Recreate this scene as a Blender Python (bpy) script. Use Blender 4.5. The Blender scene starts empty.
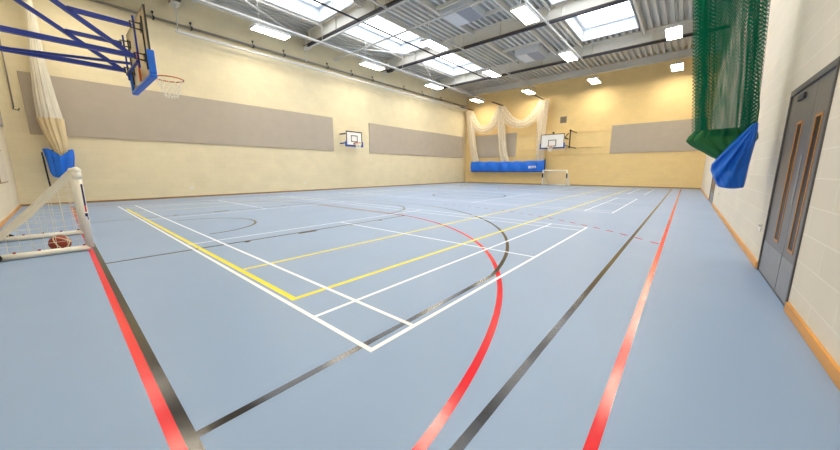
import bpy, bmesh, math, random
from mathutils import Vector, Matrix
random.seed(7)
PI = math.pi
SC = bpy.context.scene
COL = SC.collection

# ------------------------------------------------------------------ room
XL, XR, YF, YN = -15.98, 2.295, 26.33, -2.2      # left, right, far, near wall faces
ZD = 8.92                                        # underside of the roof deck
ZB = 8.22                                        # underside of the roof beams
CX, CY = -6.70, 12.06                            # middle of the courts
WT = 0.25                                        # wall thickness

# ------------------------------------------------------------------ materials
def lin(c):
    out = []
    for v in c:
        v /= 255.0
        out.append(v/12.92 if v <= 0.04045 else ((v+0.055)/1.055)**2.4)
    return (*out, 1.0)

def new_mat(name):
    m = bpy.data.materials.new(name); m.use_nodes = True
    nt = m.node_tree
    return m, nt, nt.nodes['Principled BSDF']

def noise_col(nt, base, amount, scale, detail=3.0, stretch=(1, 1, 1)):
    """colour socket: base colour varied by a soft noise in object space"""
    tc = nt.nodes.new('ShaderNodeTexCoord')
    mp = nt.nodes.new('ShaderNodeMapping'); mp.inputs['Scale'].default_value = stretch
    nz = nt.nodes.new('ShaderNodeTexNoise')
    nz.inputs['Scale'].default_value = scale; nz.inputs['Detail'].default_value = detail
    nt.links.new(tc.outputs['Object'], mp.inputs['Vector']); nt.links.new(mp.outputs['Vector'], nz.inputs['Vector'])
    rp = nt.nodes.new('ShaderNodeMapRange')
    rp.inputs['From Min'].default_value = 0.25; rp.inputs['From Max'].default_value = 0.75
    rp.inputs['To Min'].default_value = 1-amount; rp.inputs['To Max'].default_value = 1+amount
    nt.links.new(nz.outputs['Fac'], rp.inputs['Value'])
    mx = nt.nodes.new('ShaderNodeVectorMath'); mx.operation = 'SCALE'
    if isinstance(base, tuple): mx.inputs[0].default_value = base[:3]
    else: nt.links.new(base, mx.inputs[0])
    nt.links.new(rp.outputs['Result'], mx.inputs['Scale'])
    return mx.outputs['Vector'], nz

def mat(name, rgb, rough=0.6, metal=0.0, spec=0.5, var=0.05, scale=6.0, bump=0.0, bscale=80.0, stretch=(1, 1, 1)):
    m, nt, b = new_mat(name)
    c, nz = noise_col(nt, lin(rgb), var, scale, stretch=stretch)
    nt.links.new(c, b.inputs['Base Color'])
    b.inputs['Roughness'].default_value = rough; b.inputs['Metallic'].default_value = metal
    b.inputs['Specular IOR Level'].default_value = spec
    if bump:
        tc = nt.nodes.new('ShaderNodeTexCoord'); n2 = nt.nodes.new('ShaderNodeTexNoise')
        n2.inputs['Scale'].default_value = bscale; nt.links.new(tc.outputs['Object'], n2.inputs['Vector'])
        bp = nt.nodes.new('ShaderNodeBump'); bp.inputs['Strength'].default_value = bump; bp.inputs['Distance'].default_value = 0.01
        nt.links.new(n2.outputs['Fac'], bp.inputs['Height']); nt.links.new(bp.outputs['Normal'], b.inputs['Normal'])
    return m

def block_mat(name, rgb, mortar, axis, msize=0.006, bw=0.45, bh=0.23, var=0.035, bumps=0.25):
    m, nt, b = new_mat(name)
    tc = nt.nodes.new('ShaderNodeTexCoord'); sp = nt.nodes.new('ShaderNodeSeparateXYZ'); cb = nt.nodes.new('ShaderNodeCombineXYZ')
    nt.links.new(tc.outputs['Object'], sp.inputs[0])
    nt.links.new(sp.outputs['XYZ'.index(axis)], cb.inputs[0]); nt.links.new(sp.outputs[2], cb.inputs[1])
    br = nt.nodes.new('ShaderNodeTexBrick')
    br.inputs['Scale'].default_value = 1.0
    br.inputs['Brick Width'].default_value = bw; br.inputs['Row Height'].default_value = bh
    br.inputs['Mortar Size'].default_value = msize; br.inputs['Mortar Smooth'].default_value = 0.3
    a = lin(rgb)
    br.inputs['Color1'].default_value = a
    br.inputs['Color2'].default_value = (a[0]*0.96, a[1]*0.96, a[2]*0.955, 1)
    br.inputs['Mortar'].default_value = lin(mortar)
    nt.links.new(cb.outputs[0], br.inputs['Vector'])
    c, nz = noise_col(nt, br.outputs['Color'], var, 1.3, 5)
    nt.links.new(c, b.inputs['Base Color'])
    b.inputs['Roughness'].default_value = 0.62; b.inputs['Specular IOR Level'].default_value = 0.3
    bp = nt.nodes.new('ShaderNodeBump'); bp.inputs['Strength'].default_value = bumps; bp.inputs['Distance'].default_value = 0.006
    inv = nt.nodes.new('ShaderNodeMath'); inv.operation = 'SUBTRACT'; inv.inputs[0].default_value = 1
    nt.links.new(br.outputs['Fac'], inv.inputs[1])
    nt.links.new(inv.outputs[0], bp.inputs['Height']); nt.links.new(bp.outputs['Normal'], b.inputs['Normal'])
    return m

def emit_mat(name, rgb, strength, grid=0.0):
    m, nt, b = new_mat(name)
    b.inputs['Base Color'].default_value = (0.9, 0.9, 0.9, 1)
    b.inputs['Emission Color'].default_value = lin(rgb)
    b.inputs['Emission Strength'].default_value = strength
    b.inputs['Roughness'].default_value = 0.4
    if grid:   # the louvre cells of the diffuser
        tc = nt.nodes.new('ShaderNodeTexCoord'); br = nt.nodes.new('ShaderNodeTexBrick')
        br.offset = 0.0
        br.inputs['Scale'].default_value = 1.0; br.inputs['Brick Width'].default_value = grid; br.inputs['Row Height'].default_value = grid
        br.inputs['Mortar Size'].default_value = 0.012
        c = lin(rgb)
        br.inputs['Color1'].default_value = c; br.inputs['Color2'].default_value = c
        br.inputs['Mortar'].default_value = tuple(x*0.6 for x in c[:3])+(1,)
        nt.links.new(tc.outputs['Object'], br.inputs['Vector']); nt.links.new(br.outputs['Color'], b.inputs['Emission Color'])
    return m

def net_mat(name, rgb, pitch, string, diamond=False, backlit=0.3, open_alpha=0.0):
    """knotted netting: strings opaque, the holes between them open (UV in metres)"""
    m, nt, b = new_mat(name)
    uv = nt.nodes.new('ShaderNodeUVMap'); uv.uv_map = 'UVMap'
    sp = nt.nodes.new('ShaderNodeSeparateXYZ'); nt.links.new(uv.outputs[0], sp.inputs[0])
    def math_(op, a, c):
        n = nt.nodes.new('ShaderNodeMath'); n.operation = op
        for i, v in enumerate((a, c)):
            if v is None: continue
            if isinstance(v, (int, float)): n.inputs[i].default_value = v
            else: nt.links.new(v, n.inputs[i])
        return n.outputs[0]
    u, v = sp.outputs[0], sp.outputs[1]
    if diamond:
        u, v = math_('ADD', u, v), math_('SUBTRACT', u, v)
    du = math_('LESS_THAN', math_('FRACT', math_('DIVIDE', u, pitch), None), string)
    dv = math_('LESS_THAN', math_('FRACT', math_('DIVIDE', v, pitch), None), string)
    a = math_('MAXIMUM', math_('MAXIMUM', du, dv), open_alpha)
    c, nz = noise_col(nt, lin(rgb), 0.12, 9.0, stretch=(1, 1, 0.2))
    nt.links.new(c, b.inputs['Base Color']); b.inputs['Roughness'].default_value = 0.75; b.inputs['Specular IOR Level'].default_value = 0.2
    tl = nt.nodes.new('ShaderNodeBsdfTranslucent'); nt.links.new(c, tl.inputs['Color'])
    mx = nt.nodes.new('ShaderNodeMixShader'); mx.inputs[0].default_value = backlit
    nt.links.new(b.outputs[0], mx.inputs[1]); nt.links.new(tl.outputs[0], mx.inputs[2])
    tp = nt.nodes.new('ShaderNodeBsdfTransparent'); m2 = nt.nodes.new('ShaderNodeMixShader')
    nt.links.new(a, m2.inputs[0]); nt.links.new(tp.outputs[0], m2.inputs[1]); nt.links.new(mx.outputs[0], m2.inputs[2])
    nt.links.new(m2.outputs[0], nt.nodes['Material Output'].inputs['Surface'])
    return m

def clear_mat(name, rgb, alpha, rough=0.05):
    m, nt, b = new_mat(name)
    c, nz = noise_col(nt, lin(rgb), 0.03, 4.0)
    nt.links.new(c, b.inputs['Base Color']); b.inputs['Roughness'].default_value = rough
    b.inputs['Alpha'].default_value = alpha
    return m

def floor_mat():
    m, nt, b = new_mat('blue_vinyl_floor')
    c, nz = noise_col(nt, lin((138, 164, 201)), 0.03, 0.8, 6)
    nt.links.new(c, b.inputs['Base Color'])
    b.inputs['Specular IOR Level'].default_value = 0.5
    tc = nt.nodes.new('ShaderNodeTexCoord'); n2 = nt.nodes.new('ShaderNodeTexNoise'); n2.inputs['Scale'].default_value = 1.2
    n2.inputs['Detail'].default_value = 5
    nt.links.new(tc.outputs['Object'], n2.inputs['Vector'])
    rp = nt.nodes.new('ShaderNodeMapRange'); rp.inputs['To Min'].default_value = 0.34; rp.inputs['To Max'].default_value = 0.46
    nt.links.new(n2.outputs['Fac'], rp.inputs['Value']); nt.links.new(rp.outputs['Result'], b.inputs['Roughness'])
    n3 = nt.nodes.new('ShaderNodeTexNoise'); n3.inputs['Scale'].default_value = 260; nt.links.new(tc.outputs['Object'], n3.inputs['Vector'])
    bp = nt.nodes.new('ShaderNodeBump'); bp.inputs['Strength'].default_value = 0.08; bp.inputs['Distance'].default_value = 0.002
    nt.links.new(n3.outputs['Fac'], bp.inputs['Height']); nt.links.new(bp.outputs['Normal'], b.inputs['Normal'])
    return m

def paint_mat(name, rgb, rough, bumps=0.12, spec=0.5):
    """court line paint: a glossier film over the grained vinyl"""
    m, nt, b = new_mat(name)
    c, nz = noise_col(nt, lin(rgb), 0.06, 5.0, 5)
    nt.links.new(c, b.inputs['Base Color']); b.inputs['Roughness'].default_value = rough; b.inputs['Specular IOR Level'].default_value = spec
    tc = nt.nodes.new('ShaderNodeTexCoord'); n3 = nt.nodes.new('ShaderNodeTexNoise'); n3.inputs['Scale'].default_value = 170
    nt.links.new(tc.outputs['Object'], n3.inputs['Vector'])
    bp = nt.nodes.new('ShaderNodeBump'); bp.inputs['Strength'].default_value = bumps; bp.inputs['Distance'].default_value = 0.002
    nt.links.new(n3.outputs['Fac'], bp.inputs['Height']); nt.links.new(bp.outputs['Normal'], b.inputs['Normal'])
    return m

M = dict(
    floor=floor_mat(),
    white_line=paint_mat('white_line_paint', (240, 246, 255), 0.4),
    yellow_line=paint_mat('yellow_line_paint', (244, 226, 0), 0.4),
    red_line=paint_mat('red_line_paint', (226, 14, 36), 0.17),
    black_line=paint_mat('black_line_paint', (40, 37, 38), 0.15),
    wall_left=block_mat('cream_block_paint', (228, 216, 183), (221, 208, 171), 'Y'),
    wall_far=block_mat('cream_block_warm_lit', (234, 207, 150), (227, 198, 137), 'X'),  # yellow of the bounced lamp light is put into this cream
    wall_right=block_mat('cream_block_cool_lit', (221, 214, 200), (231, 226, 214), 'Y', 0.005, bumps=0.12, bw=0.9),  # same cream paint, whitened: the cooler light here is put into the colour
    wall_near=block_mat('pale_cream_end_block_paint', (224, 214, 190), (216, 204, 174), 'X'),
    timber=mat('varnished_timber', (214, 152, 66), 0.4, var=0.18, scale=7, stretch=(1, 0.15, 1)),
    dark_skirt=mat('brown_skirting', (150, 116, 74), 0.5, var=0.15),
    acoustic=mat('grey_acoustic_fabric', (180, 170, 156), 0.9, spec=0.1, var=0.035, scale=2, bump=0.2, bscale=300),
    deck=mat('galvanised_deck', (206, 206, 202), 0.5, metal=0.0, var=0.08, scale=3, stretch=(1, 0.2, 1)),
    beam=mat('pale_steel_paint', (226, 222, 212), 0.55, var=0.04),
    flange=mat('brown_grey_flange', (112, 100, 88), 0.5, var=0.08),
    dark_steel=mat('dark_grey_steel', (62, 62, 70), 0.5, var=0.08),
    kerb=mat('white_skylight_lining', (214, 219, 224), 0.6, var=0.03),
    white_metal=mat('white_metal', (208, 208, 206), 0.45, var=0.03),
    grey_metal=mat('grey_metal', (140, 136, 128), 0.45, var=0.05),
    black=mat('black_metal', (26, 26, 30), 0.45, var=0.08),
    royal=mat('royal_blue_steel', (4, 42, 136), 0.4, var=0.08),
    blue_pad=mat('blue_foam_pad', (10, 98, 205), 0.5, var=0.06),
    blue_vinyl=mat('blue_vinyl', (12, 108, 222), 0.42, var=0.10, scale=5, bump=0.3, bscale=14),
    green_vinyl=mat('dark_green_fabric', (22, 108, 54), 0.6, var=0.2, scale=6, bump=0.3, bscale=18),
    cream_vinyl=mat('cream_fabric', (222, 203, 164), 0.7, var=0.14, scale=6, stretch=(1.5, 1.5, 0.2)),
    rim=mat('orange_rim_paint', (196, 96, 52), 0.45, var=0.08),
    pvc=mat('white_pvc', (238, 234, 222), 0.35, var=0.03),
    string=mat('white_net_string', (232, 228, 214), 0.8, var=0.04),
    door=mat('grey_blue_door_laminate', (108, 106, 106), 0.38, var=0.05),
    kick=mat('brushed_kick_plate', (134, 136, 142), 0.38, var=0.06),
    door_edge=mat('grey_door_frame', (88, 86, 88), 0.45, var=0.05),
    oak=mat('oak_bead', (190, 132, 62), 0.45, var=0.15, scale=9, stretch=(1, 1, 0.2)),
    dark_glass=mat('dark_vision_glass', (50, 40, 32), 0.35, spec=0.15, var=0.03),
    steel=mat('satin_steel', (188, 188, 186), 0.3, metal=0.8, var=0.04),
    board_white=mat('white_backboard', (238, 238, 236), 0.4, var=0.02),
    clear=clear_mat('clear_acrylic', (226, 208, 172), 0.6, 0.25),
    clip=mat('red_net_clip', (150, 46, 34), 0.5),
    ball=mat('orange_brown_leather', (150, 52, 26), 0.5, var=0.12, bump=0.3, bscale=220),
    ball_cream=mat('cream_leather', (226, 206, 172), 0.5, var=0.08),
    vent_grey=mat('blue_grey_louvre', (166, 171, 182), 0.5, var=0.05),
    vent_white=mat('pale_vent_lining', (222, 224, 228), 0.5, var=0.03),
    navy=mat('navy_print', (34, 28, 78), 0.5), red_print=mat('red_print', (196, 34, 44), 0.5),
    white_print=mat('white_print', (236, 238, 244), 0.5), rubber=mat('black_rubber', (22, 22, 24), 0.6),
    paper=mat('pale_notice', (214, 204, 184), 0.6), strap=mat('black_webbing', (24, 24, 34), 0.8),
    fascia=mat('grey_eaves_steel', (226, 224, 218), 0.5, var=0.04),
    grille=mat('brown_grey_grille', (120, 104, 82), 0.5),
    plastic=mat('white_plastic', (232, 230, 222), 0.4),
    net_white=net_mat('white_netting', (244, 240, 228), 0.03, 0.30, backlit=0.35, open_alpha=0.74),
    net_swag=net_mat('white_swag_netting', (240, 232, 214), 0.05, 0.28, backlit=0.35, open_alpha=0.36),
    net_green=net_mat('green_netting', (0, 116, 86), 0.048, 0.2, diamond=True, backlit=0.45),
    lamp=emit_mat('lit_diffuser', (255, 241, 216), 34.0, 0.28),
    sky=emit_mat('bright_skylight', (244, 249, 255), 3.4),
)

# ------------------------------------------------------------------ mesh helpers
def bm_box(bm, x0, x1, y0, y1, z0, z1):
    vs = [bm.verts.new((x, y, z)) for x in (x0, x1) for y in (y0, y1) for z in (z0, z1)]
    for f in ((0, 1, 3, 2), (4, 6, 7, 5), (0, 4, 5, 1), (2, 3, 7, 6), (0, 2, 6, 4), (1, 5, 7, 3)):
        bm.faces.new([vs[i] for i in f])

def frame_of(d):
    d = d.normalized()
    a = Vector((0, 0, 1)) if abs(d.z) < 0.9 else Vector((1, 0, 0))
    u = d.cross(a).normalized()
    return u, d.cross(u).normalized()

def bm_tube(bm, pts, r, n=10, closed=False, square=False, cap=True):
    pts = [Vector(p) for p in pts]
    rings = []
    k = len(pts)
    prev_u = None
    for i, p in enumerate(pts):
        if closed: d = pts[(i+1) % k]-pts[i-1]
        elif i == 0: d = pts[1]-pts[0]
        elif i == k-1: d = pts[-1]-pts[-2]
        else: d = (pts[i+1]-p).normalized()+(p-pts[i-1]).normalized()
        u, v = frame_of(d)
        if prev_u is not None:
            dn = d.normalized(); u2 = prev_u-dn*prev_u.dot(dn)
            if u2.length > 1e-4: u = u2.normalized(); v = dn.cross(u)
        prev_u = u
        if square: n = 4
        off = PI/4 if square else 0
        rr = r*(math.sqrt(2) if square else 1)
        rings.append([bm.verts.new(p+(u*math.cos(off+2*PI*j/n)+v*math.sin(off+2*PI*j/n))*rr) for j in range(n)])
    m = k if closed else k-1
    for i in range(m):
        a, b = rings[i], rings[(i+1) % k]
        for j in range(n):
            bm.faces.new((a[j], a[(j+1) % n], b[(j+1) % n], b[j]))
    if not closed and cap:
        bm.faces.new(rings[0][::-1]); bm.faces.new(rings[-1])

def bm_cyl(bm, p0, p1, r, n=16): bm_tube(bm, [p0, p1], r, n)

def bm_sphere(bm, c, r, seg=20, ring=12, sq=(1, 1, 1)):
    mt = Matrix.Translation(Vector(c)) @ Matrix.Diagonal((sq[0]*r, sq[1]*r, sq[2]*r, 1))
    bmesh.ops.create_uvsphere(bm, u_segments=seg, v_segments=ring, radius=1, matrix=mt)

def obj(name, bm, m, parent=None, smooth=False, loc=None, bevel=0.0):
    bmesh.ops.recalc_face_normals(bm, faces=bm.faces)
    me = bpy.data.meshes.new(name)
    o = bpy.data.objects.new(name, me); COL.objects.link(o)
    if loc is not None:
        bmesh.ops.translate(bm, verts=bm.verts, vec=-Vector(loc)); o.location = loc
    bm.to_mesh(me); bm.free()
    me.materials.append(M[m] if isinstance(m, str) else m)
    if smooth:
        for p in me.polygons: p.use_smooth = True
    if bevel:
        md = o.modifiers.new('soft_edges', 'BEVEL'); md.width = bevel; md.segments = 2; md.limit_method = 'ANGLE'
    if parent is not None:
        o.parent = parent
        base = Vector((0, 0, 0)); q = parent
        while q is not None: base += q.location; q = q.parent
        o.location = (Vector(loc) if loc is not None else Vector((0, 0, 0)))-base
    return o

def thing(name, label, cat, loc, group=None):
    e = bpy.data.objects.new(name, None); COL.objects.link(e); e.location = loc; e.empty_display_size = 0.2
    return tag(e, label, cat, group)

def tag(o, label, cat, group=None, kind=None):
    o['label'] = label; o['category'] = cat
    if group: o['group'] = group
    if kind: o['kind'] = kind
    return o

def struct(o, label=None, cat=None):
    o['kind'] = 'structure'
    if label: o['label'] = label
    if cat: o['category'] = cat
    return o

def box_obj(name, b, m, parent=None, bevel=0.0):
    bm = bmesh.new(); bm_box(bm, *b); return obj(name, bm, m, parent, bevel=bevel)

def tube_obj(name, pts, r, m, parent=None, n=10, square=False, closed=False):
    bm = bmesh.new(); bm_tube(bm, pts, r, n, closed, square)
    return obj(name, bm, m, parent, smooth=not square)

def copy_tree(o, parent=None):
    c = o.copy(); COL.objects.link(c); c.parent = parent
    for ch in list(o.children): copy_tree(ch, c)
    return c

# ------------------------------------------------------------------ floor and court markings
fl = box_obj('floor', (XL-WT, XR+WT, YN-WT, YF+WT, -0.2, 0.0), 'floor')
struct(fl, 'blue vinyl sports hall floor with coloured court lines', 'floor')

def ribbon(bm, pts, w, z, closed=False):
    pts = [Vector((p[0], p[1], 0)) for p in pts]; k = len(pts); L, R = [], []
    for i, p in enumerate(pts):
        if closed: d = pts[(i+1) % k]-pts[i-1]
        else: d = pts[min(i+1, k-1)]-pts[max(i-1, 0)]
        d.normalize(); nrm = Vector((-d.y, d.x, 0))*w/2
        L.append(bm.verts.new((p.x+nrm.x, p.y+nrm.y, z))); R.append(bm.verts.new((p.x-nrm.x, p.y-nrm.y, z)))
    for i in range(k if closed else k-1):
        j = (i+1) % k
        bm.faces.new((L[i], R[i], R[j], L[j]))
def rect(bm, x0, x1, y0, y1, z):
    bm.faces.new([bm.verts.new(p) for p in ((x0, y0, z), (x1, y0, z), (x1, y1, z), (x0, y1, z))])
def arc(c, r, a0, a1, n=48): return [(c[0]+r*math.cos(a0+(a1-a0)*i/n), c[1]+r*math.sin(a0+(a1-a0)*i/n)) for i in range(n+1)]
def mir(p): return [(x, 2*CY-y) for x, y in p]

zr, zk, zy, zw = 0.0006, 0.0011, 0.0016, 0.0021
# handball court, red
bm = bmesh.new()
xa, xb, ya, yb = 2*CX-1.33, 1.33, -1.08, 2*CY+1.08
w = 0.052
rect(bm, xb-w, xb, ya, yb, zr); rect(bm, xa, xa+w, ya, yb, zr)
rect(bm, xa+w, xb-w, ya, ya+w, zr); rect(bm, xa+w, xb-w, yb-w, yb, zr)
yl = ya+w/2
goal_area = arc((CX+1.5, yl), 5.97, 0.004, PI/2)+arc((CX-1.5, yl), 5.97, PI/2, PI-0.004)
dash = []
full9 = arc((CX+1.5, yl), 8.97, 0, PI/2, 400)
full9 = [p for p in full9 if p[0] < xb-w]
full9 += arc((CX-1.5, yl), 8.97, PI/2, PI, 400)
full9 = [p for p in full9 if p[0] > xa+w]
for flip in (False, True):
    ribbon(bm, mir(goal_area) if flip else goal_area, 0.055, zr)
    acc, seg = 0.0, [full9[0]]
    on = True
    for a, b in zip(full9, full9[1:]):
        acc += math.hypot(b[0]-a[0], b[1]-a[1])
        if on: seg.append(b)
        if acc > (0.15 if on else 0.15):
            if on and len(seg) > 1: ribbon(bm, mir(seg) if flip else seg, 0.05, zr)
            on = not on; acc = 0.0; seg = [b]
o = obj('handball_court_marking', bm, 'red_line', fl); o['label'] = 'red handball court lines with goal area arcs'
# basketball court, black
bm = bmesh.new()
xa, xb, ya, yb = 2*CX-0.88, 0.88, -1.028, 2*CY+1.028; w = 0.05
rect(bm, xb-w, xb, ya, yb, zk); rect(bm, xa, xa+w, ya, yb, zk)
rect(bm, xa+w, xb-w, ya, ya+w, zk); rect(bm, xa+w, xb-w, yb-w, yb, zk)
rect(bm, xa+w, xb-w, CY-w/2, CY+w/2, zk)
ribbon(bm, arc((CX, CY), 1.78, 0, 2*PI, 64)[:-1], w, zk, closed=True)
hoop = (CX, ya+1.575)
s = 6.59; aa = math.acos(s/6.73)
three = [(CX+s, ya+w), (CX+s, hoop[1]+6.73*math.sin(aa)-0.05)]+arc(hoop, 6.73, aa, PI-aa, 72)+[(CX-s, hoop[1]+6.73*math.sin(aa)-0.05), (CX-s, ya+w)]
key = [(-4.25, ya+w), (-4.25, 4.8)]
for f in (lambda p: p, mir):
    ribbon(bm, f(three), w, zk)
    for sx in (1, -1):
        ribbon(bm, f([(CX+sx*2.45, ya+w), (CX+sx*2.45, 4.8)]), w, zk)
        for y0, y1 in ((0.72, 0.80), (1.70, 2.10), (2.95, 3.03), (3.80, 3.88)):
            ribbon(bm, f([(CX+sx*2.52, y0), (CX+sx*2.52, y1)]), 0.10, zk)
    ribbon(bm, f([(CX-2.47, 4.8), (CX+2.47, 4.8)]), w, zk)
    ribbon(bm, f(arc((CX, 4.8), 1.78, 0, PI)), w, zk)
    ribbon(bm, f(arc(hoop, 1.25, 0, PI)), w, zk)
o = obj('basketball_court_marking', bm, 'black_line', fl); o['label'] = 'black basketball court lines with three point arcs'
# tennis court, yellow
bm = bmesh.new()
w = 0.055; x1, x0 = -1.215, 2*CX+1.215; y0, y1 = 0.05, 23.95
for x in (x1-w, x0): rect(bm, x, x+w, y0, y1, zy)
for x in (-2.61, 2*CX+2.56): rect(bm, x, x+w, y0+0.07, y1-0.07, zy)
rect(bm, x0+w, x1-w, y0+0.005, y0+0.062, zy); rect(bm, x0+w, x1-w, y1-0.062, y1-0.005, zy)
o = obj('tennis_court_marking', bm, 'yellow_line', fl); o['label'] = 'yellow tennis court lines'
# three badminton courts, white
for k, nm in enumerate(('nearest', 'middle', 'farthest')):
    bm = bmesh.new(); w = 0.04; y = k*9.03-0.02; z = zw
    xs = [0, -0.74, -4.68, -8.68, -12.62, -13.36]
    for x in xs: rect(bm, x-w, x, y, y+6.1, z)
    for yy in (0, 0.44, 5.62, 6.06): rect(bm, -13.4, 0, y+yy, y+yy+w, z+0.0002)
    rect(bm, -4.68, 0, y+3.03, y+3.07, z+0.0004); rect(bm, -13.4, -8.68, y+3.03, y+3.07, z+0.0004)
    o = obj('badminton_court_marking', bm, 'white_line', fl); o['label'] = 'white badminton court lines, the %s of the three courts' % nm

# ------------------------------------------------------------------ walls, skirtings, doors
ZT = 9.9
ow = struct(box_obj('wall_left', (XL-WT, XL, YN-WT, YF+WT, -0.1, ZT), 'wall_left'))
ow = struct(box_obj('wall_far', (XL, XR, YF, YF+WT, -0.1, ZT), 'wall_far'))
ow = struct(box_obj('wall_near', (XL, XR, YN-WT, YN, -0.1, ZT), 'wall_near'))
D1 = (2.80, 4.28, 2.085)     # near double door: y range, height
D2 = (13.9, 15.9, 2.085)     # farther door
bm = bmesh.new()
for y0, y1, z0 in ((YN-WT, D1[0], -0.1), (D1[0], D1[1], D1[2]), (D1[1], D2[0], -0.1), (D2[0], D2[1], D2[2]), (D2[1], YF+WT, -0.1)):
    bm_box(bm, XR, XR+WT, y0, y1, z0, ZT)
struct(obj('wall_right', bm, 'wall_right'))

struct(box_obj('baseboard_left', (XL, XL+0.02, YN+0.02, YF-0.02, 0, 0.07), 'dark_skirt'))
struct(box_obj('baseboard_far', (XL, XR, YF-0.02, YF, 0, 0.07), 'dark_skirt'))
struct(box_obj('baseboard_near', (XL, XR, YN, YN+0.02, 0, 0.085), 'timber'))
bm = bmesh.new()
for y0, y1 in ((YN+0.02, D1[0]-0.04), (D1[1]+0.03, D2[0]-0.04), (D2[1]+0.04, YF-0.02)): bm_box(bm, XR-0.022, XR, y0, y1, 0, 0.085)
struct(obj('baseboard_right', bm, 'timber', bevel=0.004))

def double_door(name, label, D, split, wins, hand):
    y0, y1, h = D
    root = bpy.data.objects.new(name, None); COL.objects.link(root); root.location = (XR, (y0+y1)/2, 0)
    struct(root, label, 'door')
    bm = bmesh.new(); fx0, fx1 = XR-0.012, XR+0.12
    bm_box(bm, fx0, fx1, y0, y0+0.035, 0, h); bm_box(bm, fx0, fx1, y1-0.035, y1, 0, h); bm_box(bm, fx0, fx1, y0+0.035, y1-0.035, h-0.06, h)
    obj('door_frame', bm, 'door_edge', root, bevel=0.003)
    for i, (a, b) in enumerate(((y0+0.039, split-0.003), (split+0.003, y1-0.039))):
        wy0, wy1, wz0, wz1 = wins[i]
        bm = bmesh.new(); lx0, lx1 = XR+0.004, XR+0.05
        zt = h-0.064
        bm_box(bm, lx0, lx1, a, wy0, 0.008, zt); bm_box(bm, lx0, lx1, wy1, b, 0.008, zt)
        bm_box(bm, lx0, lx1, wy0, wy1, 0.008, wz0); bm_box(bm, lx0, lx1, wy0, wy1, wz1, zt)
        leaf = obj('door_leaf', bm, 'door', root)
        bm = bmesh.new(); t = 0.024
        bm_box(bm, lx0-0.004, lx1+0.005, wy0, wy0+t, wz0, wz1); bm_box(bm, lx0-0.004, lx1+0.005, wy1-t, wy1, wz0, wz1)
        bm_box(bm, lx0-0.004, lx1+0.005, wy0+t, wy1-t, wz0, wz0+t); bm_box(bm, lx0-0.004, lx1+0.005, wy0+t, wy1-t, wz1-t, wz1)
        obj('glazing_bead', bm, 'oak', leaf)
        g = box_obj('vision_pane', (lx0+0.001, lx0+0.007, wy0+t, wy1-t, wz0+t, wz1-t), 'dark_glass', leaf)
        box_obj('kick_plate', (lx0-0.003, lx0, a+0.01, b-0.01, 0.02, 0.385), 'kick', leaf)
        if hand == i:
            box_obj('push_plate', (lx0-0.003, lx0, a+0.02, a+0.085, 0.88, 1.36), 'kick', leaf)
            bm = bmesh.new(); bm_box(bm, lx0-0.02, lx0, (a+b)/2-0.12, (a+b)/2+0.12, zt-0.1, zt-0.045)
            obj('door_closer', bm, 'dark_steel', leaf, bevel=0.004)
    box_obj('threshold', (XR+0.0, XR+0.12, y0, y1, -0.02, 0.006), 'dark_steel', root)
    # the dark lobby behind: a closed back so nothing shines in
    box_obj('backing', (XR+0.14, XR+0.16, y0, y1, 0, h), 'dark_steel', root)
    return root
double_door('door_1', 'grey double doors with narrow oak beaded vision panels in the right wall', D1, 3.32,
            ((2.985, 3.185, 0.46, 1.70), (3.59, 3.79, 0.46, 1.70)), 1)
double_door('door_2', 'farther grey double doors in the right wall beyond the green curtain', D2, 14.9,
            ((14.45, 14.65, 0.46, 1.70), (15.15, 15.35, 0.46, 1.70)), 1)

# ------------------------------------------------------------------ roof deck, beams, skylights
BEAM_Y = (2.95, 9.06, 15.12, 21.3)
SKY = []   # x0, x1, y0, y1 openings
for (y0, y1) in ((3.35, 8.7), (9.5, 14.8), (15.55, 20.9)):
    SKY.append((-13.9, -11.1, y0, y1))
SKY += [(-4.15, -1.4, 3.35, 8.7), (-4.15, -1.4, 9.5, 14.8), (-4.15, -1.4, 15.55, 20.3)]
VENT = [(-8.5, -6.9, 11.85, 13.45), (-7.75, -6.25, 18.9, 20.5)]
holes = SKY
def prof_z(x):
    p = 0.32; t = (x/p) % 1.0; d = 0.19
    # bottom flange, web up, crown, web down
    if t < 0.42: return 0.0
    if t < 0.50: return d*(t-0.42)/0.08
    if t < 0.92: return d
    return d*(1-(t-0.92)/0.08)
def prof_pts(x0, x1):
    p = 0.32; xs = [x0]
    k = math.floor(x0/p)-1
    while k*p < x1:
        for f in (0.0, 0.42, 0.50, 0.92):
            x = (k+f)*p
            if x0+1e-4 < x < x1-1e-4: xs.append(x)
        k += 1
    xs.append(x1)
    return [(x, ZD+prof_z(x)) for x in xs]
def deck_piece(bm, x0, x1, y0, y1):
    pts = prof_pts(x0, x1)
    a = [bm.verts.new((x, y0, z)) for x, z in pts]; b = [bm.verts.new((x, y1, z)) for x, z in pts]
    for i in range(len(pts)-1): bm.faces.new((a[i], a[i+1], b[i+1], b[i]))
bm = bmesh.new()
xs = sorted({XL, XR, *[h[0] for h in holes], *[h[1] for h in holes]})
for x0, x1 in zip(xs, xs[1:]):
    cuts = sorted([(h[2], h[3]) for h in holes if h[0] <= x0+1e-6 and h[1] >= x1-1e-6])
    y = YN
    for c0, c1 in cuts:
        deck_piece(bm, x0, x1, y, c0); y = c1
    deck_piece(bm, x0, x1, y, YF)
dk = struct(obj('ceiling', bm, 'deck'), 'corrugated grey metal roof deck', 'ceiling')
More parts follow.
